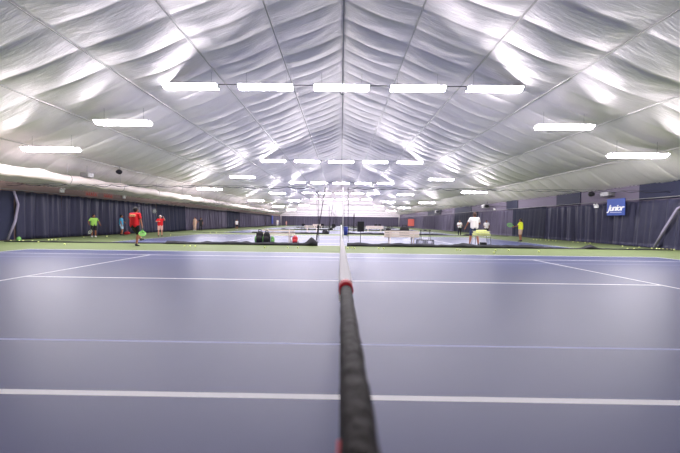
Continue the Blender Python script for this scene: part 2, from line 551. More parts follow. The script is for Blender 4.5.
def heater(loc, label):
    t = thing('wall_heater', label, 'heater', loc, 0, 'heater boxes on the right wall'); t.scale = (1, .8, .75)
    bm = bmesh.new(); rbox(bm, (-.3, -.45, -.3), (.3, .45, .3), .03); obj('casing', bm, M['grey_metal'], t)
    bm = bmesh.new(); tube(bm, [(0, -.44, 0), (0, -.5, 0)], .22, 20); obj('fan_grille', bm, M['dark_metal'], t)
    bm = bmesh.new(); tube(bm, [(.2, 0, .2), (.2, 0, .7)], .03, 6); obj('bracket', bm, M['grey_metal'], t)
heater((16.3, 35.0, 3.15), 'grey heater box with a black fan, high beyond the dark right curtain')
bm = bmesh.new(); rbox(bm, (-.12, -.3, -.12), (.3, .3, .14), .02); tube(bm, [(-.05, -.5, -.05), (-.05, .4, .05)], .05, 8)
o = obj('vent_box', bm, M['grey_metal']); o.location = (16.61, 19.5, 3.12)
tag(o, 'grey mechanical box above the blue sign on the right wall', 'vent box')
heater((16.3, 52.5, 3.1), 'distant grey heater box above the far right curtain')

def wall_light(loc, label, s):
    t = thing('emergency_light', label, 'wall light', loc, 0, 'small emergency lights')
    bm = bmesh.new(); rbox(bm, (-.05, -.14, -.1), (.05, .14, .1), .015); obj('case', bm, M['lamp_body'], t)
    for q in (-1, 1):
        bm = bmesh.new(); ball(bm, (s * .06, q * .1, .12), .055); obj('lamp_head', bm, M['lamp_body'], t, True)
wall_light((XL + .06, 19.1, 2.9), 'small white emergency light above the left curtain, nearest', 1)
wall_light((XL + .06, 24.6, 2.95), 'small white emergency light behind the player in a red shirt', 1)
wall_light((XR - .30, 20.2, 2.40), 'small white box light on the right curtain beside the blue sign', -1)
wall_light((XR - .06, 34.0, 2.75), 'small white box light under the heater, far right curtain', -1)

# red lettering plates high on the left wall (illegible in the photo)
for k, (ya, yb) in enumerate(((20.9, 22.0), (22.5, 23.5))):
    t = thing('wall_banner', 'faded pink banner with red blurred lettering, %s one' % ('nearer' if k == 0 else 'farther'), 'banner', (XL + .012, ya, 2.72), 0, 'red lettered banners on the left wall')
    bm = bmesh.new(); box(bm, (-.01, 0, 0), (.008, yb - ya, .36)); obj('cloth', bm, M['banner_cloth'], t)
    bm = bmesh.new()
    n = 5
    for i in range(n):
        a = .08 + i * (yb - ya - .16) / n
        ww = (yb - ya - .16) / n * .7
        tube(bm, [(.012, a, .08), (.012, a + ww * .5, .28), (.012, a + ww, .1), (.012, a + ww * .6, .18)], .022, 5)
    obj('lettering', bm, M['banner_letter'], t)

# blue sign
yy0, yy1 = 18.15, 20.05
t = thing('wall_sign', 'blue rectangular sign with white slanted lettering on the right curtain', 'sign', (XR - .50, 18.55, 1.80))
bm = bmesh.new(); rbox(bm, (-.02, -.60, -.02), (.02, .60, .98), .01); obj('board', bm, M['sign_blue'], t)
cu = bpy.data.curves.new('lettering', 'FONT'); cu.body = 'Junior'; cu.size = .50; cu.shear = .35; cu.extrude = .008; cu.offset = .012
cu.align_x = 'CENTER'; cu.space_character = 0.86
lo = bpy.data.objects.new('tmp', cu); C.objects.link(lo); bpy.context.view_layer.update()
lm = bpy.data.meshes.new_from_object(lo.evaluated_get(bpy.context.evaluated_depsgraph_get()))
bpy.data.objects.remove(lo)
lm.materials.clear(); lm.materials.append(M['sign_white'])
o = link('lettering', lm, t); o.rotation_euler = (PI / 2, 0, -PI / 2); o.location = (-.03, 0, .26)
bm = bmesh.new(); box(bm, (-.03, -.40, .15), (-.02, .34, .17)); obj('underline', bm, M['sign_white'], t)
bm = bmesh.new(); rbox(bm, (-.015, -.72, -.0), (.015, .72, 1.6), .01)
o = obj('banner', bm, M['banner_red']); o.location = (16.0, 70.5, .45); o.rotation_euler = (0, 0, PI / 2 + .05)
tag(o, 'red hanging banner near the far right corner', 'banner')
bm = bmesh.new(); rbox(bm, (-.02, -.8, 0), (.02, .8, 2.0), .01)
o = obj('banner', bm, M['bin_blue']); o.location = (XL + .42, 76.5, .55)
tag(o, 'small blue panel hanging low on the far end of the left curtain', 'banner')

# ------------------------------------------------------------------ court nets
def net_h(t):                                   # t = 0..12.8 along the net
    u = abs(t - 6.4) / 6.4
    return 0.914 + (1.07 - 0.914) * (u ** 1.15)
def make_net(loc, label):
    t = thing('tennis_net', label, 'net', loc, 0, 'court nets in line')
    N = 285
    bm = bmesh.new()
    for i in range(N + 1):
        y = 12.8 * i / N
        h = net_h(y)
        box(bm, (-.0012, y - .0012, .04), (.0012, y + .0012, h - .02))
    for k in range(22):
        f = .04 + k * .0425
        pts = [(0, 12.8 * i / 24, f * net_h(12.8 * i / 24) / .96) for i in range(25)]
        tube(bm, pts, .0014, 4)
    obj('netting', bm, M['net_black'], t)
    bm = bmesh.new()
    rows = []
    n = 48
    for i in range(n + 1):
        y = .945 + (12.8 - 1.0) * i / n
        h = net_h(y)
        w = .0158
        ring = [(-w, h - .05), (-w, h - .004), (-w * .8, h), (0, h + .001), (w * .8, h), (w, h - .004), (w, h - .05)]
        rows.append([bm.verts.new((a, y, z)) for a, z in ring])
    for i in range(n):
        for k in range(7):
            bm.faces.new((rows[i][k], rows[i][(k + 1) % 7], rows[i + 1][(k + 1) % 7], rows[i + 1][k]))
    bm.faces.new(rows[0]); bm.faces.new(rows[-1][::-1])
    obj('headband', bm, M['net_white'], t)
    for y in (-.04, 12.84):
        bm = bmesh.new(); tube(bm, [(0, y, 0), (0, y, 1.09)], .038, 16)
        ball(bm, (0, y, 1.09), .04)
        obj('post', bm, M['post_green'], t, True)
    bm = bmesh.new(); box(bm, (-.016, 6.375, 0), (.016, 6.425, .918)); obj('centre_strap', bm, M['net_white'], t)
    return t
net0 = make_net((0, COURT0 - .915, 0), 'long tennis net running away from the camera down the middle')
# the black padded sleeve over the near end of the headband
bm = bmesh.new()
pts = []; rad = []
for i in range(60):
    y = .0 + .90 * i / 59
    pts.append((.0 + .0003 * math.sin(i * .9), y, net_h(y) - .014))
    rad.append(.0122 + .0003 * math.sin(i * 1.1) + .0003 * math.sin(i * 2.7))
tube(bm, pts, rad, 16)
sl = obj('padded_sleeve', bm, M['wrap_black'], net0, True); sl['label'] = 'black wrinkled sleeve over the near end'
bm = bmesh.new(); tube(bm, [(0, .893, net_h(.9) - .014), (0, .945, net_h(.93) - .014)], [.0162, .0164], 16); obj('red_cuff', bm, M['red'], net0, True)
bm = bmesh.new(); rbox(bm, (-.0136, .396, net_h(.4) - .035), (-.0105, .412, net_h(.4) - .012), .001); obj('red_tab', bm, M['red'], net0)
NL = ['second net, on the court just beyond the first divider', 'third net in line, half way down the hall', 'fourth net in line toward the end wall', 'fifth net in line, last but one before the end wall', 'farthest net, on the last court']
for k in range(1, 6):
    r = net0.copy(); C.objects.link(r); r.location = (0, COURT0 - .915 + PITCH_Y * k, 0); r['label'] = NL[k - 1]
    for ch in list(net0.children):
        if ch.name.split('.')[0] in ('padded_sleeve', 'red_cuff', 'red_tab'): continue
        c = ch.copy(); C.objects.link(c); c.parent = r

# ------------------------------------------------------------------ dividers between the courts
def make_divider(side):
    """side -1: left half from the wall to x=-1.2, +1: right half from x=.3"""
    x0, x1 = ((-16.6, -1.15) if side < 0 else (0.3, 16.1))
    t = thing('divider_net', 'x', 'divider net', (0, 0, 0), 0, 'divider nets between the courts')
    rnd = random.Random(5 if side < 0 else 6)
    bm = bmesh.new()
    n = 150
    rows = []
    for i in range(n + 1):
        x = x0 + (x1 - x0) * i / n
        a = (x - x0) / (x1 - x0)
        if side < 0: h = 0.05 + (.085 if x > -8.6 else 0)
        else: h = 0.155 if x < 9 else (.05 + .105 * max(0, 1 - (x - 9) / 2))
        h *= 1 + .45 * noise.noise(Vector((x * .9, side * 4, 0))) + .25 * noise.noise(Vector((x * 3.1, side * 9, 2)))
        if side > 0: h += .16 * math.exp(-((x - 12.15) / .30) ** 2)
        else: h += .30 * math.exp(-((x + 1.45) / .2) ** 2)
        h = max(h, .05)
        w = .06 + .45 * h
        ya = .08 * noise.noise(Vector((x * .7, 3, side)))
        ring = []
        for k in range(11):
            g = PI * k / 10
            rr = 1 + .22 * noise.noise(Vector((x * 2.5, k * .7, side * 2)))
            ring.append(bm.verts.new((x, ya - math.cos(g) * w * rr, .004 + h * math.sin(g) ** .8 * rr if k not in (0, 10) else .004)))
        rows.append(ring)
    for i in range(n):
        for k in range(10):
            bm.faces.new((rows[i][k], rows[i][k + 1], rows[i + 1][k + 1], rows[i + 1][k]))
        bm.faces.new((rows[i][10], rows[i][0], rows[i + 1][0], rows[i + 1][10]))
    bm.faces.new(rows[0]); bm.faces.new(rows[-1][::-1])
    obj('bottom_skirt', bm, M['divider'], t, True)
    # netting gathered in scallops under the cable
    bm = bmesh.new()
    pts = []; rad = []
    for i in range(int((x1 - x0) / .11)):
        x = x0 + i * .11
        z = 2.86 - .07 * abs(math.sin(x * 3.4 + .8 * math.sin(x))) - .03 * noise.noise(Vector((x * 2, 0, side)))
        pts.append((x, .03 * math.sin(x * 9), z)); rad.append(.011 + .008 * abs(math.sin(x * 7)))
    tube(bm, pts, rad, 6)
    obj('gathered_top', bm, M['divider'], t, True)
    bm = bmesh.new(); tube(bm, [(x0, 0, 2.89), (x1, 0, 2.89)], .008, 6); obj('cable', bm, M['rope_black'], t)
    # netting drawn together at the inner end
    xe = -1.17 if side < 0 else .34
    for k in range(7 if side < 0 else 2):
        bm = bmesh.new()
        a = rnd.uniform(0, 6.28)
        pts = [(xe + (.09 if side < 0 else .02) * math.cos(a + z * 1.1) * (1 - .3 * z / 2.8) + .015 * math.sin(z * 9 + k), .07 * math.sin(a + z * .9), z) for z in [.12 + .2 * q for q in range(14)]]
        tube(bm, pts, .0035 if k > 1 or side > 0 else .006, 5)
        obj('netting_strand', bm, M['rope_black'], t, True)
    bm = bmesh.new()
    if side < 0: tube(bm, [(-.80, -.05, 2.87), (-1.0, -.05, 1.5), (-1.22, -.05, .25)], .02, 6)
    else: tube(bm, [(.32, -.05, 2.87), (.33, -.05, 1.4), (.36, -.05, .2)], .008, 6)
    obj('pull_rope', bm, M['rope_black'], t, True)
    return t
dl = make_divider(-1); dr = make_divider(1)
WN = ['nearest', 'second', 'third', 'fourth', 'farthest']
for k in range(5):
    y = 15.12 + PITCH_Y * k
    if k == 0:
        dl.location = dr.location = (0, y, 0)
        dl['label'] = 'nearest dark divider net lying bunched across the floor, left half'
        dr['label'] = 'nearest dark divider net lying bunched across the floor, right half'
    else:
        dup(dl, (0, y, 0), 0, '%s dark divider net down the hall, left half' % WN[k])
        dup(dr, (0, y, 0), 0, '%s dark divider net down the hall, right half' % WN[k])
bm = bmesh.new(); tube(bm, [(.08, 15.12, 2.88), (.09, 15.12, 1.8), (.08, 15.12, .02)], .022, 8)
tag(obj('hanging_rope', bm, M['rope_white'], sm=True), 'white rope hanging straight down above the far end of the net', 'rope')

# ------------------------------------------------------------------ people
def racket_mesh(parent, mframe, name_parts=True):
    bm = bmesh.new()
    tube(bm, [(.13 * math.cos(a), 0, .52 + .17 * math.sin(a)) for a in [i * 2 * PI / 28 for i in range(29)]], .011, 8, cap=False)
    tube(bm, [(-.06, 0, .37), (0, 0, .24)], .009, 6); tube(bm, [(.06, 0, .37), (0, 0, .24)], .009, 6)
    obj('frame', bm, mframe, parent, True)
    bm = bmesh.new()
    for k in range(-5, 6):
        x = k * .022; h = .165 * math.sqrt(max(0, 1 - (x / .13) ** 2))
        box(bm, (x - .0015, -.001, .52 - h), (x + .0015, .001, .52 + h))
    for k in range(-7, 8):
        z = k * .022; h = .125 * math.sqrt(max(0, 1 - (z / .17) ** 2))
        box(bm, (-h, -.0012, .52 + z - .0015), (h, .0012, .52 + z + .0015))
    obj('strings', bm, mframe if mframe.name == 'racket_green' else M['string_pale'], parent)
    bm = bmesh.new(); tube(bm, [(0, 0, -.06), (0, 0, .25)], .015, 10); obj('grip', bm, M['racket_dark'], parent, True)

def racket(loc, rot, m, label):
    t = thing('tennis_racket', label, 'racket', loc, 0, None)
    t.rotation_euler = rot
    racket_mesh(t, m)
    return t

BASE = dict(pelvis=(0, 0, .95), chest=(0, 0, 1.28), neck=(0, 0, 1.47), head=(0, .01, 1.62),
            ls=(-.18, 0, 1.41), le=(-.25, -.02, 1.14), lw=(-.25, .06, .90),
            rs=(.18, 0, 1.41), re=(.25, -.02, 1.14), rw=(.25, .06, .90),
            lh=(-.09, 0, .92), lk=(-.11, .02, .50), la=(-.12, -.02, .09),
            rh=(.09, 0, .92), rk=(.11, .02, .50), ra=(.12, -.02, .09))

def person(loc, face, H, label, skin, shirt, shorts, hair, shoe, pose={}, longleg=False, cap=None, headk=1.0, vox=.012, sleeve=.6):
    """local frame: +y is where the person faces"""
    t = thing('person', label, 'person', loc, face)
    P = {k: Vector(v) for k, v in {**BASE, **pose}.items()}
    s = H / 1.75
    body = bmesh.new()
    hd = P['head']; hk = headk
    ball(body, hd, .1 * hk, (.80, .95, 1.15))
    ball(body, hd + Vector((0, .055, -.055)) * hk, .05 * hk, (.85, 1, .9))         # jaw
    cone(body, hd + Vector((0, .095, .0)) * hk, hd + Vector((0, .112, -.022)) * hk, .009 * hk, .015 * hk)   # nose
    cone(body, hd + Vector((-.022, .094, -.058)) * hk, hd + Vector((.022, .094, -.058)) * hk, .009 * hk, .009 * hk)   # lips
    for q in (-1, 1): ball(body, hd + Vector((q * .083, -.005, -.01)) * hk, .026 * hk, (.45, .8, 1.2))
    cone(body, P['neck'] + Vector((0, 0, -.05)), hd + Vector((0, -.01, -.07)), .058, .052)
    ball(body, P['chest'], .16, (1.05, .66, 1.15))
    cone(body, P['ls'], P['rs'], .065, .065)
    cone(body, P['chest'] + Vector((0, 0, -.08)), P['pelvis'], .125, .125)
    ball(body, P['pelvis'], .15, (1.1, .78, .85))
    for a in 'lr':
        sg = -1 if a == 'l' else 1
        cone(body, P[a + 's'], P[a + 'e'], .052, .040)
        cone(body, P[a + 'e'], P[a + 'w'], .040, .026)
        d = (P[a + 'w'] - P[a + 'e']).normalized()
        side = d.cross(Vector((sg, 0, 0)))
        if side.length < .2: side = d.cross(Vector((0, 0, 1)))
        side.normalize(); nrm = d.cross(side).normalized()
        pc = P[a + 'w'] + d * .045
        cone(body, P[a + 'w'] + d * .01, pc + d * .035, .026, .030)
        for q in range(4):                                             # four unequal fingers, slightly curled
            b0 = pc + d * .04 + side * (q - 1.5) * .019
            ln = (.052, .062, .058, .044)[q]
            b1 = b0 + d * ln * .6 + nrm * .008 * sg
            b2 = b1 + d * ln * .45 + nrm * .022 * sg
            cone(body, b0, b1, .0085, .008, 8); cone(body, b1, b2, .008, .0065, 8)
        tb = P[a + 'w'] + d * .03 + side * -.025
        cone(body, tb, tb + d * .03 - side * .03, .011, .010, 8); cone(body, tb + d * .03 - side * .03, tb + d * .06 - side * .034, .010, .008, 8)
        cone(body, P[a + 'h'], P[a + 'k'], .088, .056)
        cone(body, P[a + 'k'], P[a + 'k'].lerp(P[a + 'a'], .35), .054, .058)
        cone(body, P[a + 'k'].lerp(P[a + 'a'], .35), P[a + 'a'], .058, .036)
    remesh('body', body, skin, t, vox * .85)
    # shirt
    bm = bmesh.new()
    ball(bm, P['chest'], .185, (1.05, .72, 1.12))
    cone(bm, P['ls'] + Vector((0, 0, -.005)), P['rs'] + Vector((0, 0, -.005)), .082, .082)
    for dx in (-.055, .055):
        cone(bm, P['chest'] + Vector((dx, 0, .03)), P['pelvis'] + Vector((dx, 0, .0)), .142, .146)
    for a in 'lr':
        cone(bm, P[a + 's'], P[a + 's'].lerp(P[a + 'e'], sleeve), .076, .066)
    remesh('shirt', bm, shirt, t, vox)
    # shorts or trousers
    bm = bmesh.new()
    ball(bm, P['pelvis'] + Vector((0, 0, -.03)), .17, (1.1, .82, .85))
    for a in 'lr':
        e = P[a + 'h'].lerp(P[a + 'k'], .78)
        cone(bm, P[a + 'h'], e, .112, .092)
        if longleg:
            cone(bm, e, P[a + 'k'], .085, .075); cone(bm, P[a + 'k'], P[a + 'a'], .075, .052)
    remesh('trousers' if longleg else 'shorts', bm, shorts, t, vox)
    # hair
    bm = bmesh.new()
    ball(bm, hd + Vector((0, -.018, .024)) * hk, .108 * hk, (.84, .92, 1.05))
    ball(bm, hd + Vector((0, -.045, -.03)) * hk, .075 * hk, (.95, .7, 1.0))
    remesh('cap' if cap else 'hair', bm, cap or hair, t, vox)
    for q in (-1, 1):
        bm = bmesh.new(); ball(bm, hd + Vector((q * .031, .088, .012)) * hk, .011 * hk, u=10, v=8)
        obj('eye', bm, M['hair_black'], t, True)
    for a in 'lr':
        bm = bmesh.new()
        f = P[a + 'a']; kd = (P[a + 'a'] - P[a + 'k']).normalized()
        fw = Vector((0, 1, 0)) - kd * kd.y
        fw.normalize()
        cone(bm, f + kd * .035 - fw * .035, f + kd * .05 + fw * .15, .042, .036)
        cone(bm, f, f + kd * .04, .045, .044)
        remesh('shoe', bm, shoe, t, vox)
    t.scale = (s, s, s)
    return t

# man in red, back to the camera, one leg lifted, by the near left
d = 13.6
person((gx(133.5, d), d, 0.0), R(-6), 1.76, 'person in red shirt and black shorts swinging, back to camera, racket in right hand',
       M['skin_tan'], M['red_cloth'], M['black_cloth'], M['hair_black'], M['shoe_dark'],
       dict(pelvis=(0, 0, .93), chest=(-.02, .05, 1.27), neck=(-.02, .08, 1.46), head=(-.01, .1, 1.60), ls=(-.19, .03, 1.39), rs=(.16, .06, 1.40),
            le=(-.33, .12, 1.20), lw=(-.22, .32, 1.12), re=(.25, .05, 1.15), rw=(.34, .02, .92), rh=(.09, 0, .91), rk=(.08, .10, .50), ra=(.10, .0, .09),
            lh=(-.09, 0, .91), lk=(-.08, .24, .60), la=(.05, .30, .30)), vox=.011)
X = gx(133.5, d)
racket((X + .40, d - .06, .86), Vector((.34, -.55, -.42)).to_track_quat('Z', 'Y').to_euler(), M['racket_green'], 'green tennis racket held low by the person in red swinging')
# lettering block on the shirt back (blurred in the photo)
pr = [o for o in bpy.data.objects if o.name.startswith('person')][0]
bm = bmesh.new()
for i, (a, ww) in enumerate(((-.12, .035), (-.075, .03), (-.035, .04), (.015, .03), (.055, .035), (.10, .03))):
    rbox(bm, (a - .02, -.118, 1.325 + .006 * (i % 2)), (a - .02 + ww, -.085, 1.39), .004)
    rbox(bm, (a - .02, -.119, 1.29), (a - .02 + ww * .8, -.085, 1.31), .003)
obj('shirt_print', bm, M['print_pale'], pr)

d = 19.8
person((-16.0, d, 0), R(-120), 1.48, 'person in light green shirt and black shorts standing by the left curtain',
       M['skin_brown'], M['green_cloth'], M['black_cloth'], M['hair_black'], M['shoe_white'],
       dict(le=(-.33, -.02, 1.2), lw=(-.36, .1, 1.0), re=(.34, 0, 1.18), rw=(.36, .15, 1.02)), headk=1.1)
racket((-15.75, 19.55, .82), (R(165), R(20), 0), M['racket_dark'], 'dark racket held by the person in light green')
d = 22.6
person((gx(120, d), d, 0), R(-60), 1.52, 'person in light blue shirt standing behind the person in red swinging',
       M['skin_tan'], M['blue_cloth'], M['light_blue_cloth'], M['hair_black'], M['shoe_dark'],
       dict(le=(-.36, .05, 1.22), lw=(-.48, .2, 1.1), lk=(-.14, .08, .5), la=(-.18, -.05, .09), rk=(.15, .1, .5), ra=(.25, .08, .09)), headk=1.08)
bm = bmesh.new(); cone(bm, (-.11, 0, .15), (.11, 0, .17), .12, .10); tube(bm, [(-.08, 0, .26), (0, 0, .36), (.08, 0, .26)], .015, 6)
o = remesh('sports_bag', bm, M['bag_red'], None, .015); o.location = (gx(122.5, 22.9), 23.3, -.03); tag(o, 'red bag on the green floor behind the person in light blue', 'bag')

d = 21.6
person((gx(159.5, d), d, 0), R(-150), 1.50, 'person in red shirt and white cap with both arms raised beside the dark curtain',
       M['skin_light'], M['red_cloth'], M['pink_cloth'], M['hair_brown'], M['shoe_dark'],
       dict(le=(-.33, .14, 1.36), lw=(-.24, .25, 1.56), re=(.30, .2, 1.22), rw=(.12, .34, 1.24)), cap=M['white_cloth'], headk=1.08)
racket((gx(157.6, d), d - .22, 1.28), (R(12), R(-14), R(30)), M['racket_dark'], 'pale strung racket raised by the person in a white cap')
d = 35
person((gx(194.5, d), d, 0), R(170), 1.52, 'person in beige top standing at the left wall beside one in black',
       M['skin_light'], M['khaki_cloth'], M['khaki_cloth'], M['hair_brown'], M['shoe_white'], longleg=True, headk=1.05, vox=.018)
person((gx(199.6, d), d + .2, 0), R(-160), 1.48, 'person in black clothes standing at the left wall beside one in beige',
       M['skin_brown'], M['black_cloth'], M['black_cloth'], M['hair_black'], M['shoe_dark'], dict(re=(.32, .1, 1.2), rw=(.38, .3, 1.1)), longleg=True, headk=1.05, vox=.018)
d = 40
person((gx(236.5, d), d, 0), R(-140), 1.35, 'small person in white shirt and dark shorts beyond the far dark left curtain',
       M['skin_tan'], M['white_cloth'], M['black_cloth'], M['hair_black'], M['shoe_white'], headk=1.15, vox=.018)
d = 72
person((gx(277.5, d), d, 0), R(180), 1.6, 'distant person in white near the end wall, left side',
       M['skin_light'], M['white_cloth'], M['white_cloth'], M['hair_brown'], M['shoe_white'], longleg=True, vox=.025)
person((gx(286.3, d + 4), d + 4, 0), R(200), 1.35, 'distant person in pink near the end wall, left side',
       M['skin_light'], M['pink_cloth'], M['pink_cloth'], M['hair_brown'], M['shoe_white'], longleg=True, vox=.025)
# right side
d = 16.6
person((gx(474, d), d, 0), R(-12), 1.80, 'coach-like person in white shirt and navy shorts, back to camera, beside the ball cart',
       M['skin_tan'], M['white_cloth'], M['navy_cloth'], M['hair_brown'], M['shoe_dark'],
       dict(lk=(-.17, .03, .5), la=(-.22, -.02, .09), rk=(.16, .02, .5), ra=(.20, -.03, .09), le=(-.33, .0, 1.16), lw=(-.40, .12, .96), re=(.28, .1, 1.16), rw=(.24, .33, 1.08)), vox=.011)
d = 30.6
person((gx(459.3, d), d, 0), R(170), 1.5, 'person in white shirt and black trousers left of the coach, before the dark curtain',
       M['skin_brown'], M['white_cloth'], M['black_cloth'], M['hair_black'], M['shoe_dark'], dict(lw=(-.3, .25, 1.1), rw=(.12, .25, 1.15)), longleg=True, vox=.016)
d = 28
person((gx(486, d), d, 0), R(150), 1.52, 'person in white shirt and black shorts standing right of the ball cart, further back',
       M['skin_brown'], M['white_cloth'], M['black_cloth'], M['hair_black'], M['shoe_white'], dict(rw=(.15, .3, 1.1)), longleg=False, vox=.016)
d = 21.2
person((gx(520, d), d, 0), R(40), 1.58, 'person in yellow shirt and khaki shorts before the dark right curtain',
       M['skin_brown'], M['yellow_cloth'], M['khaki_cloth'], M['hair_black'], M['shoe_dark'],
       dict(le=(-.30, .12, 1.18), lw=(-.38, .32, 1.12), rk=(.08, .02, .5), lk=(-.06, .05, .5), la=(-.07, 0, .09), ra=(.08, -.02, .09)), headk=1.05)
racket((gx(516.5, d), d + .0, 1.03), (R(0), R(-80), R(0)), M['racket_green'], 'green racket held out by the person in a yellow shirt')

# ------------------------------------------------------------------ courtside things
BALL = bpy.data.meshes.new('tennis_ball')
bm = bmesh.new(); bmesh.ops.create_uvsphere(bm, u_segments=14, v_segments=10, radius=.036); bm.to_mesh(BALL); bm.free()
smooth(BALL); BALL.materials.append(M['ball'])
def put_ball(x, y, z, label, group):
    o = link('tennis_ball', BALL); o.location = (x, y, z); tag(o, label, 'tennis ball', group)

t = thing('ball_cart', 'wire ball cart on thin legs heaped with tennis balls beside the coach', 'ball cart', (gx(479.3, 16.2), 16.0, 0))
W2, D2, ZB, ZT = .40, .22, .55, .80
bm = bmesh.new()
for z in (ZB, (ZB + ZT) / 2, ZT):
    tube(bm, [(-W2, -D2, z), (W2, -D2, z), (W2, D2, z), (-W2, D2, z), (-W2, -D2, z)], .006, 5)
for i in range(17):
    x = -W2 + 2 * W2 * i / 16
    tube(bm, [(x, -D2, ZT), (x, -D2, ZB), (x, D2, ZB), (x, D2, ZT)], .0025, 4)
for i in range(9):
    y = -D2 + 2 * D2 * i / 8
    tube(bm, [(-W2, y, ZT), (-W2, y, ZB), (W2, y, ZB), (W2, y, ZT)], .0025, 4)
obj('wire_basket', bm, M['grey_metal'], t)
for sx in (-1, 1):
    for sy in (-1, 1):
        bm = bmesh.new(); tube(bm, [(sx * (W2 - .02), sy * (D2 - .02), ZB), (sx * (W2 - .0), sy * (D2 - .0), .05)], .011, 8)
        obj('leg', bm, M['dark_metal'], t, True)
        bm = bmesh.new(); tube(bm, [(sx * W2 - .012, sy * D2, .035), (sx * W2 + .012, sy * D2, .035)], .035, 14); obj('caster', bm, M['net_black'], t, True)
bm = bmesh.new(); rbox(bm, (-.02, -.1, .1), (.24, .14, .32), .02)
for a in (-W2, W2): pass
o = obj('equipment_box', bm, M['bag_black']); o.location = (gx(479.3, 16.2), 16.0, -.10); tag(o, 'small dark box on the floor under the ball cart', 'box')
cx, cy = gx(479.3, 16.2), 16.0
rb = random.Random(9)
for L_, (nx, ny) in enumerate(((11, 6), (11, 6), (10, 5), (10, 5), (7, 3))):
    for i in range(nx):
        for j in range(ny):
            x = (i - (nx - 1) / 2) * .0705; y = (j - (ny - 1) / 2) * .0715
            put_ball(cx + x, cy + y, ZB + .045 + L_ * .0575, 'yellow-green tennis ball heaped in the wire cart', 'balls in the cart')

clusters = {
 'yellow-green tennis ball at the foot of the near left curtain': [(8,241.5),(16.5,241.6),(20.5,241.7),(30,241.6),(36,242.8),(46.5,240.6),(49.7,240.5),(53.5,240.2),(58,240)],
 'bright tennis ball alone on the green floor at left': [(62.7,245)],
 'yellow-green tennis ball below the person in light green': [(82,237.8)],
 'yellow-green tennis ball right of the person in light green': [(105.5,236.9)],
 'pale tennis ball in the row of three before the left divider': [(184,246.6),(189.6,246.8),(194.8,246.9)],
 'tennis ball below the red and white bag': [(298,248.4)],
 'tennis ball before the left divider and left bench': [(265,248.2)],
 'tennis ball between the bench and the red bag': [(288,248.4)],
 'tennis ball just right of the net before the right divider': [(348,248.8),(352,248.3),(355,249.1)],
 'tennis ball before the right divider below the cream bench': [(379,248.9),(384,249)],
 'tennis ball before the right divider below the wire hoppers': [(457,250.4),(460.5,250.8)],
 'tennis ball nearest the white sideline below the ball cart': [(494,253.4)],
 'tennis ball before the divider right of the ball cart': [(495.5,250.7),(508.5,251)],
 'tennis ball before the divider below the yellow-shirted person': [(538.5,252)],
 'tennis ball at the foot of the right curtain beyond the sign': [(533,239.8),(536,239.9),(540,240.1),(545,240.4),(548,240.6),(552,240.8),(555,241.2),(572,242.2),(577,242.6),(584,243.1),(589,243.5)],
 'tennis ball at the foot of the curtain right of the sign': [(621,246.5),(637.6,247.6)],
 'tennis ball on green floor behind the thin end of the divider': [(626,249),(632.5,249.3)],
 'tennis ball in the row by the right curtain near the strap': [(650,248.9),(655,249.2),(657.5,249.4),(661,249.6),(665,249.8),(669,250),(672,250.2)],
 'tennis ball along the left court edge in the distance': [(140,238),(170,235.5),(210,233.2),(216,233)],
}
for lab, pts in clusters.items():
    for px, py in pts:
        d = gd(px, py); x = gx(px, d)
        x = min(max(x, XL + .75), XR - .62)
        put_ball(x, d, .034, lab, 'loose balls: ' + lab if len(pts) > 1 else None)

# benches
def make_bench(length, label, loc, back_slats, rot=0):
    t = thing('courtside_bench', label, 'bench', loc, rot, 'courtside benches')
    h = length / 2
    zs = [.46, .58, .70][:back_slats] if back_slats == 3 else [.55, .70]
    for z in zs:
        bm = bmesh.new(); rbox(bm, (-h, -.235, z - .05), (h, -.205, z + .05 if back_slats == 3 else z + .02), .006); obj('back_slat', bm, M['cream_slat'], t)
    for y in (-.10, .06, .22):
        bm = bmesh.new(); rbox(bm, (-h, y - .07, .40), (h, y + .07, .43), .006); obj('seat_plank', bm, M['cream_slat'], t)
    for sx in (-1, 1):
        x = sx * (h - .3)
        bm = bmesh.new()
        rbox(bm, (x - .025, -.28, .0), (x + .025, -.24, .76), .006)
        rbox(bm, (x - .025, .24, .0), (x + .025, .28, .42), .006)
        rbox(bm, (x - .025, -.26, .35), (x + .025, .27, .398), .006)
        rbox(bm, (x - .025, -.3, .0), (x + .025, .3, .03), .006)
        obj('support_frame', bm, M['cream_slat'], t)
    return t
make_bench(1.85, 'cream slatted bench with two black bags on it, right of the net', (gx(401, 16.6), 16.6, 0), 3)
make_bench(1.75, 'white two-slat bench behind the black bags, left of the net', (gx(279.5, 16.6), 16.6, 0), 2)
make_bench(1.7, 'white bench beyond the second divider, left of the net', (gx(312, 36.5), 36.5, 0), 2)
make_bench(2.2, 'white bench beyond the second divider, right of the net', (gx(374.5, 38.5), 38.5, 0), 3)
make_bench(1.8, 'white bench beyond the third divider, left of the net', (gx(318, 54.5), 54.5, 0), 3)

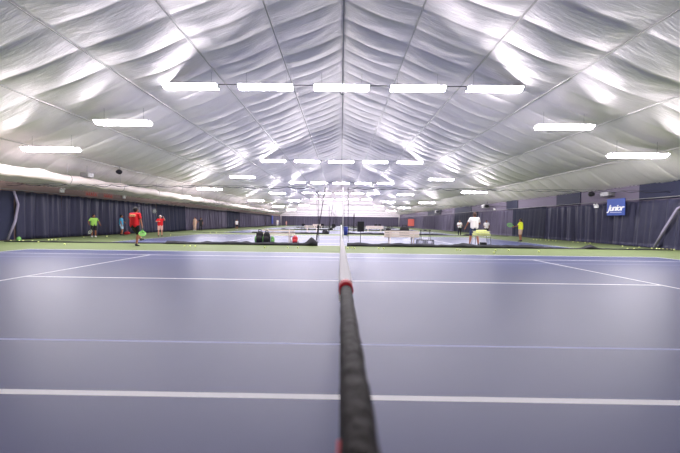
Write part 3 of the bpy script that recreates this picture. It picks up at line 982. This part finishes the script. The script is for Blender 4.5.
def backpack(loc, sc, m, label, rot=0, accents=None):
    t = thing('sports_bag', label, 'bag', loc, rot, 'courtside bags')
    bm = bmesh.new()
    ball(bm, (0, 0, .22), .22, (.8, .5, 1.0)); ball(bm, (0, 0, .36), .15, (1.0, .62, .9)); ball(bm, (0, .0, .1), .1, (1.75, .95, 1.0))
    ball(bm, (0, -.09, .18), .13, (1, .5, .95))
    remesh('bag_body', bm, m, t, .014)
    bm = bmesh.new(); tube(bm, [(-.07, 0, .46), (-.05, 0, .54), (.05, 0, .54), (.07, 0, .46)], .014, 8); obj('carry_handle', bm, m, t, True)
    for q in (-1, 1):
        bm = bmesh.new(); tube(bm, [(q * .09, .09, .42), (q * .11, .17, .3), (q * .09, .12, .1)], .016, 8); obj('shoulder_strap', bm, m, t, True)
    if accents:
        for q in (-1, 1):
            bm = bmesh.new(); ball(bm, (q * .155, -.02, .17), .09, (.6, .8, 1.5)); obj('side_pocket', bm, accents, t, True)
    t.scale = sc
    return t
backpack((gx(388.5, 16.6), 16.62, .43), (1.0, 1, .98), M['bag_black'], 'smaller black bag on the left end of the cream bench')
backpack((gx(404.5, 16.6), 16.62, .43), (1.7, 1, 1.15), M['bag_black'], 'larger rounded black bag on the cream bench, right of the small one')
backpack((gx(259.5, 15.9), 15.95, 0), (1.25, 1.1, 1.35), M['bag_black'], 'tall black bag with green pockets, left in the pile by the left bench', 0, M['bag_green'])
backpack((gx(266.6, 15.85), 15.9, 0), (1.1, 1.1, 1.28), M['bag_black'], 'tall plain black bag, right in the pile by the left bench')
backpack((gx(272.5, 15.9), 15.95, 0), (.6, .8, .8), M['bag_green'], 'small pale green bag right of the tall black bags')
backpack((gx(295.3, 15.9), 15.9, 0), (1.0, 1.0, .85), M['bag_red'], 'red bag with white pockets on the floor, right of the white bench', 0, M['white_cloth'])
backpack((-16.62, 15.75, 0), (.55, .6, .42), M['bag_green'], 'pale green bag at the foot of the curtain, far left edge', R(40))
backpack((gx(318, 36.3), 36.35, .43), (1.2, 1, .7), M['bag_black'], 'black bag on the white bench beyond the second divider, left')
backpack((gx(325, 30.6), 30.6, 0), (1.5, 1, .8), M['bag_black'], 'black bag at the inner end of the second divider, left')

# wire hoppers
def hopper(loc, label, sc=1):
    t = thing('ball_hopper', label, 'ball hopper', loc, 0, 'wire ball hoppers')
    a = .17
    bm = bmesh.new()
    for z in (.02, .12, .30):
        tube(bm, [(-a, -a, z), (a, -a, z), (a, a, z), (-a, a, z), (-a, -a, z)], .011 if z != .12 else .004, 5)
    for sx in (-1, 1):
        for sy in (-1, 1): tube(bm, [(sx * a, sy * a, 0), (sx * a, sy * a, .30)], .014, 6)
    for i in range(1, 7):
        x = -a + 2 * a * i / 7
        tube(bm, [(x, -a, .3), (x, -a, .02), (x, a, .02), (x, a, .3)], .003, 4)
        tube(bm, [(-a, x, .3), (-a, x, .02), (a, x, .02), (a, x, .3)], .003, 4)
    obj('wire_basket', bm, M['net_black'], t)
    for q in (-1, 1):
        bm = bmesh.new(); tube(bm, [(0, q * a, .28), (0, q * .03, .80)], .010, 6); obj('handle_arm', bm, M['dark_metal'], t)
    bm = bmesh.new(); tube(bm, [(-.06, 0, .80), (.06, 0, .80)], .014, 8); obj('grip', bm, M['net_black'], t)
    return t
hopper((gx(420.8, 16.0), 16.0, 0), 'black wire ball hopper next to the cream bench, left of the pair')
hopper((gx(429.8, 16.0), 16.0, 0), 'black wire ball hopper right of its twin beside the cream bench')

# black panel on a pole
t = thing('panel_stand', 'black rectangular panel on a thin pole, right of the net end', 'stand', (gx(360.8, 15.8), 15.8, 0))
bm = bmesh.new(); rbox(bm, (-.17, -.04, .70), (.17, .04, 1.22), .01); obj('panel', bm, M['bag_black'], t)
bm = bmesh.new(); tube(bm, [(0, 0, .02), (0, 0, .74)], .016, 8); obj('pole', bm, M['dark_metal'], t, True)
for k in range(3):
    a = k * 2 * PI / 3 + .5
    bm = bmesh.new(); tube(bm, [(0, 0, .16), (.2 * math.cos(a), .2 * math.sin(a), .012)], .009, 6); obj('foot', bm, M['dark_metal'], t)
bm = bmesh.new(); tube(bm, [(-.17, 0, 1.0), (-.26, -.02, 1.12), (-.22, -.02, 1.16)], .012, 6); obj('clip_arm', bm, M['dark_metal'], t)

# blue bin
t = thing('waste_bin', 'blue upright bin just right of the net, beyond the first divider', 'bin', (gx(345.8, 28), 28, 0))
bm = bmesh.new()
tube(bm, [(0, 0, 0), (0, 0, .68)], [.16, .21], 20); obj('bin_body', bm, M['bin_blue'], t, True)
bm = bmesh.new(); tube(bm, [(0, 0, .675), (0, 0, .72), (0, 0, .76)], [.225, .225, .12], 20); obj('lid', bm, M['bin_blue'], t, True)

# folding chairs in the distance
def chair(loc, label, rot=0):
    t = thing('folding_chair', label, 'chair', loc, rot, 'black chairs far down the hall')
    bm = bmesh.new(); rbox(bm, (-.22, -.2, .43), (.22, .2, .46), .01); obj('seat', bm, M['bag_black'], t)
    bm = bmesh.new(); rbox(bm, (-.22, -.24, .60), (.22, -.215, .90), .01); obj('backrest', bm, M['bag_black'], t)
    for sx in (-1, 1):
        bm = bmesh.new(); tube(bm, [(sx * .2, -.24, .9), (sx * .2, -.20, .45), (sx * .2, .22, 0)], .012, 6); obj('leg', bm, M['dark_metal'], t)
        bm = bmesh.new(); tube(bm, [(sx * .2, .18, .45), (sx * .2, -.22, 0)], .012, 6); obj('leg', bm, M['dark_metal'], t)
    return t
c0 = chair((gx(375.5, 46), 46, 0), 'black folding chair behind the white bench, right of the net', R(10))
for px, d, lab in ((379, 47.5, 'black folding chair farther right of the first, behind white bench'), (322, 43, 'black folding chair left of the net beyond the second divider'), (333, 41, 'black folding chair closest to the net, left side'), (303, 40, 'black folding chair left of the white bench beyond second divider')):
    dup(c0, (gx(px, d), d, 0), R(20), lab)

bm = bmesh.new(); tube(bm, [(0, 0, 0), (0, 0, .06), (0, 0, .065), (0, 0, 2.1), (.02, 0, 2.3)], [.18, .18, .05, .07, .03], 10)
o = obj('upright_pole', bm, M['bag_black']); o.location = (gx(354, 40), 40, 0)
tag(o, 'dark upright pole beyond the second divider, between the net and the black panel', 'pole')
# small hook under the ridge
bm = bmesh.new(); tube(bm, [(-.02, 11.4, RIDGE - .12), (-.02, 11.4, 6.05)], .004, 5)
tube(bm, [(-.02 + .09 * math.cos(a), 11.4, 5.96 + .09 * math.sin(a)) for a in [PI / 2 + i * PI * 1.3 / 10 for i in range(11)]], .014, 6)
tag(obj('hanging_hook', bm, M['grey_metal']), 'small metal hook hanging below the ridge behind the centre lamp', 'hook')
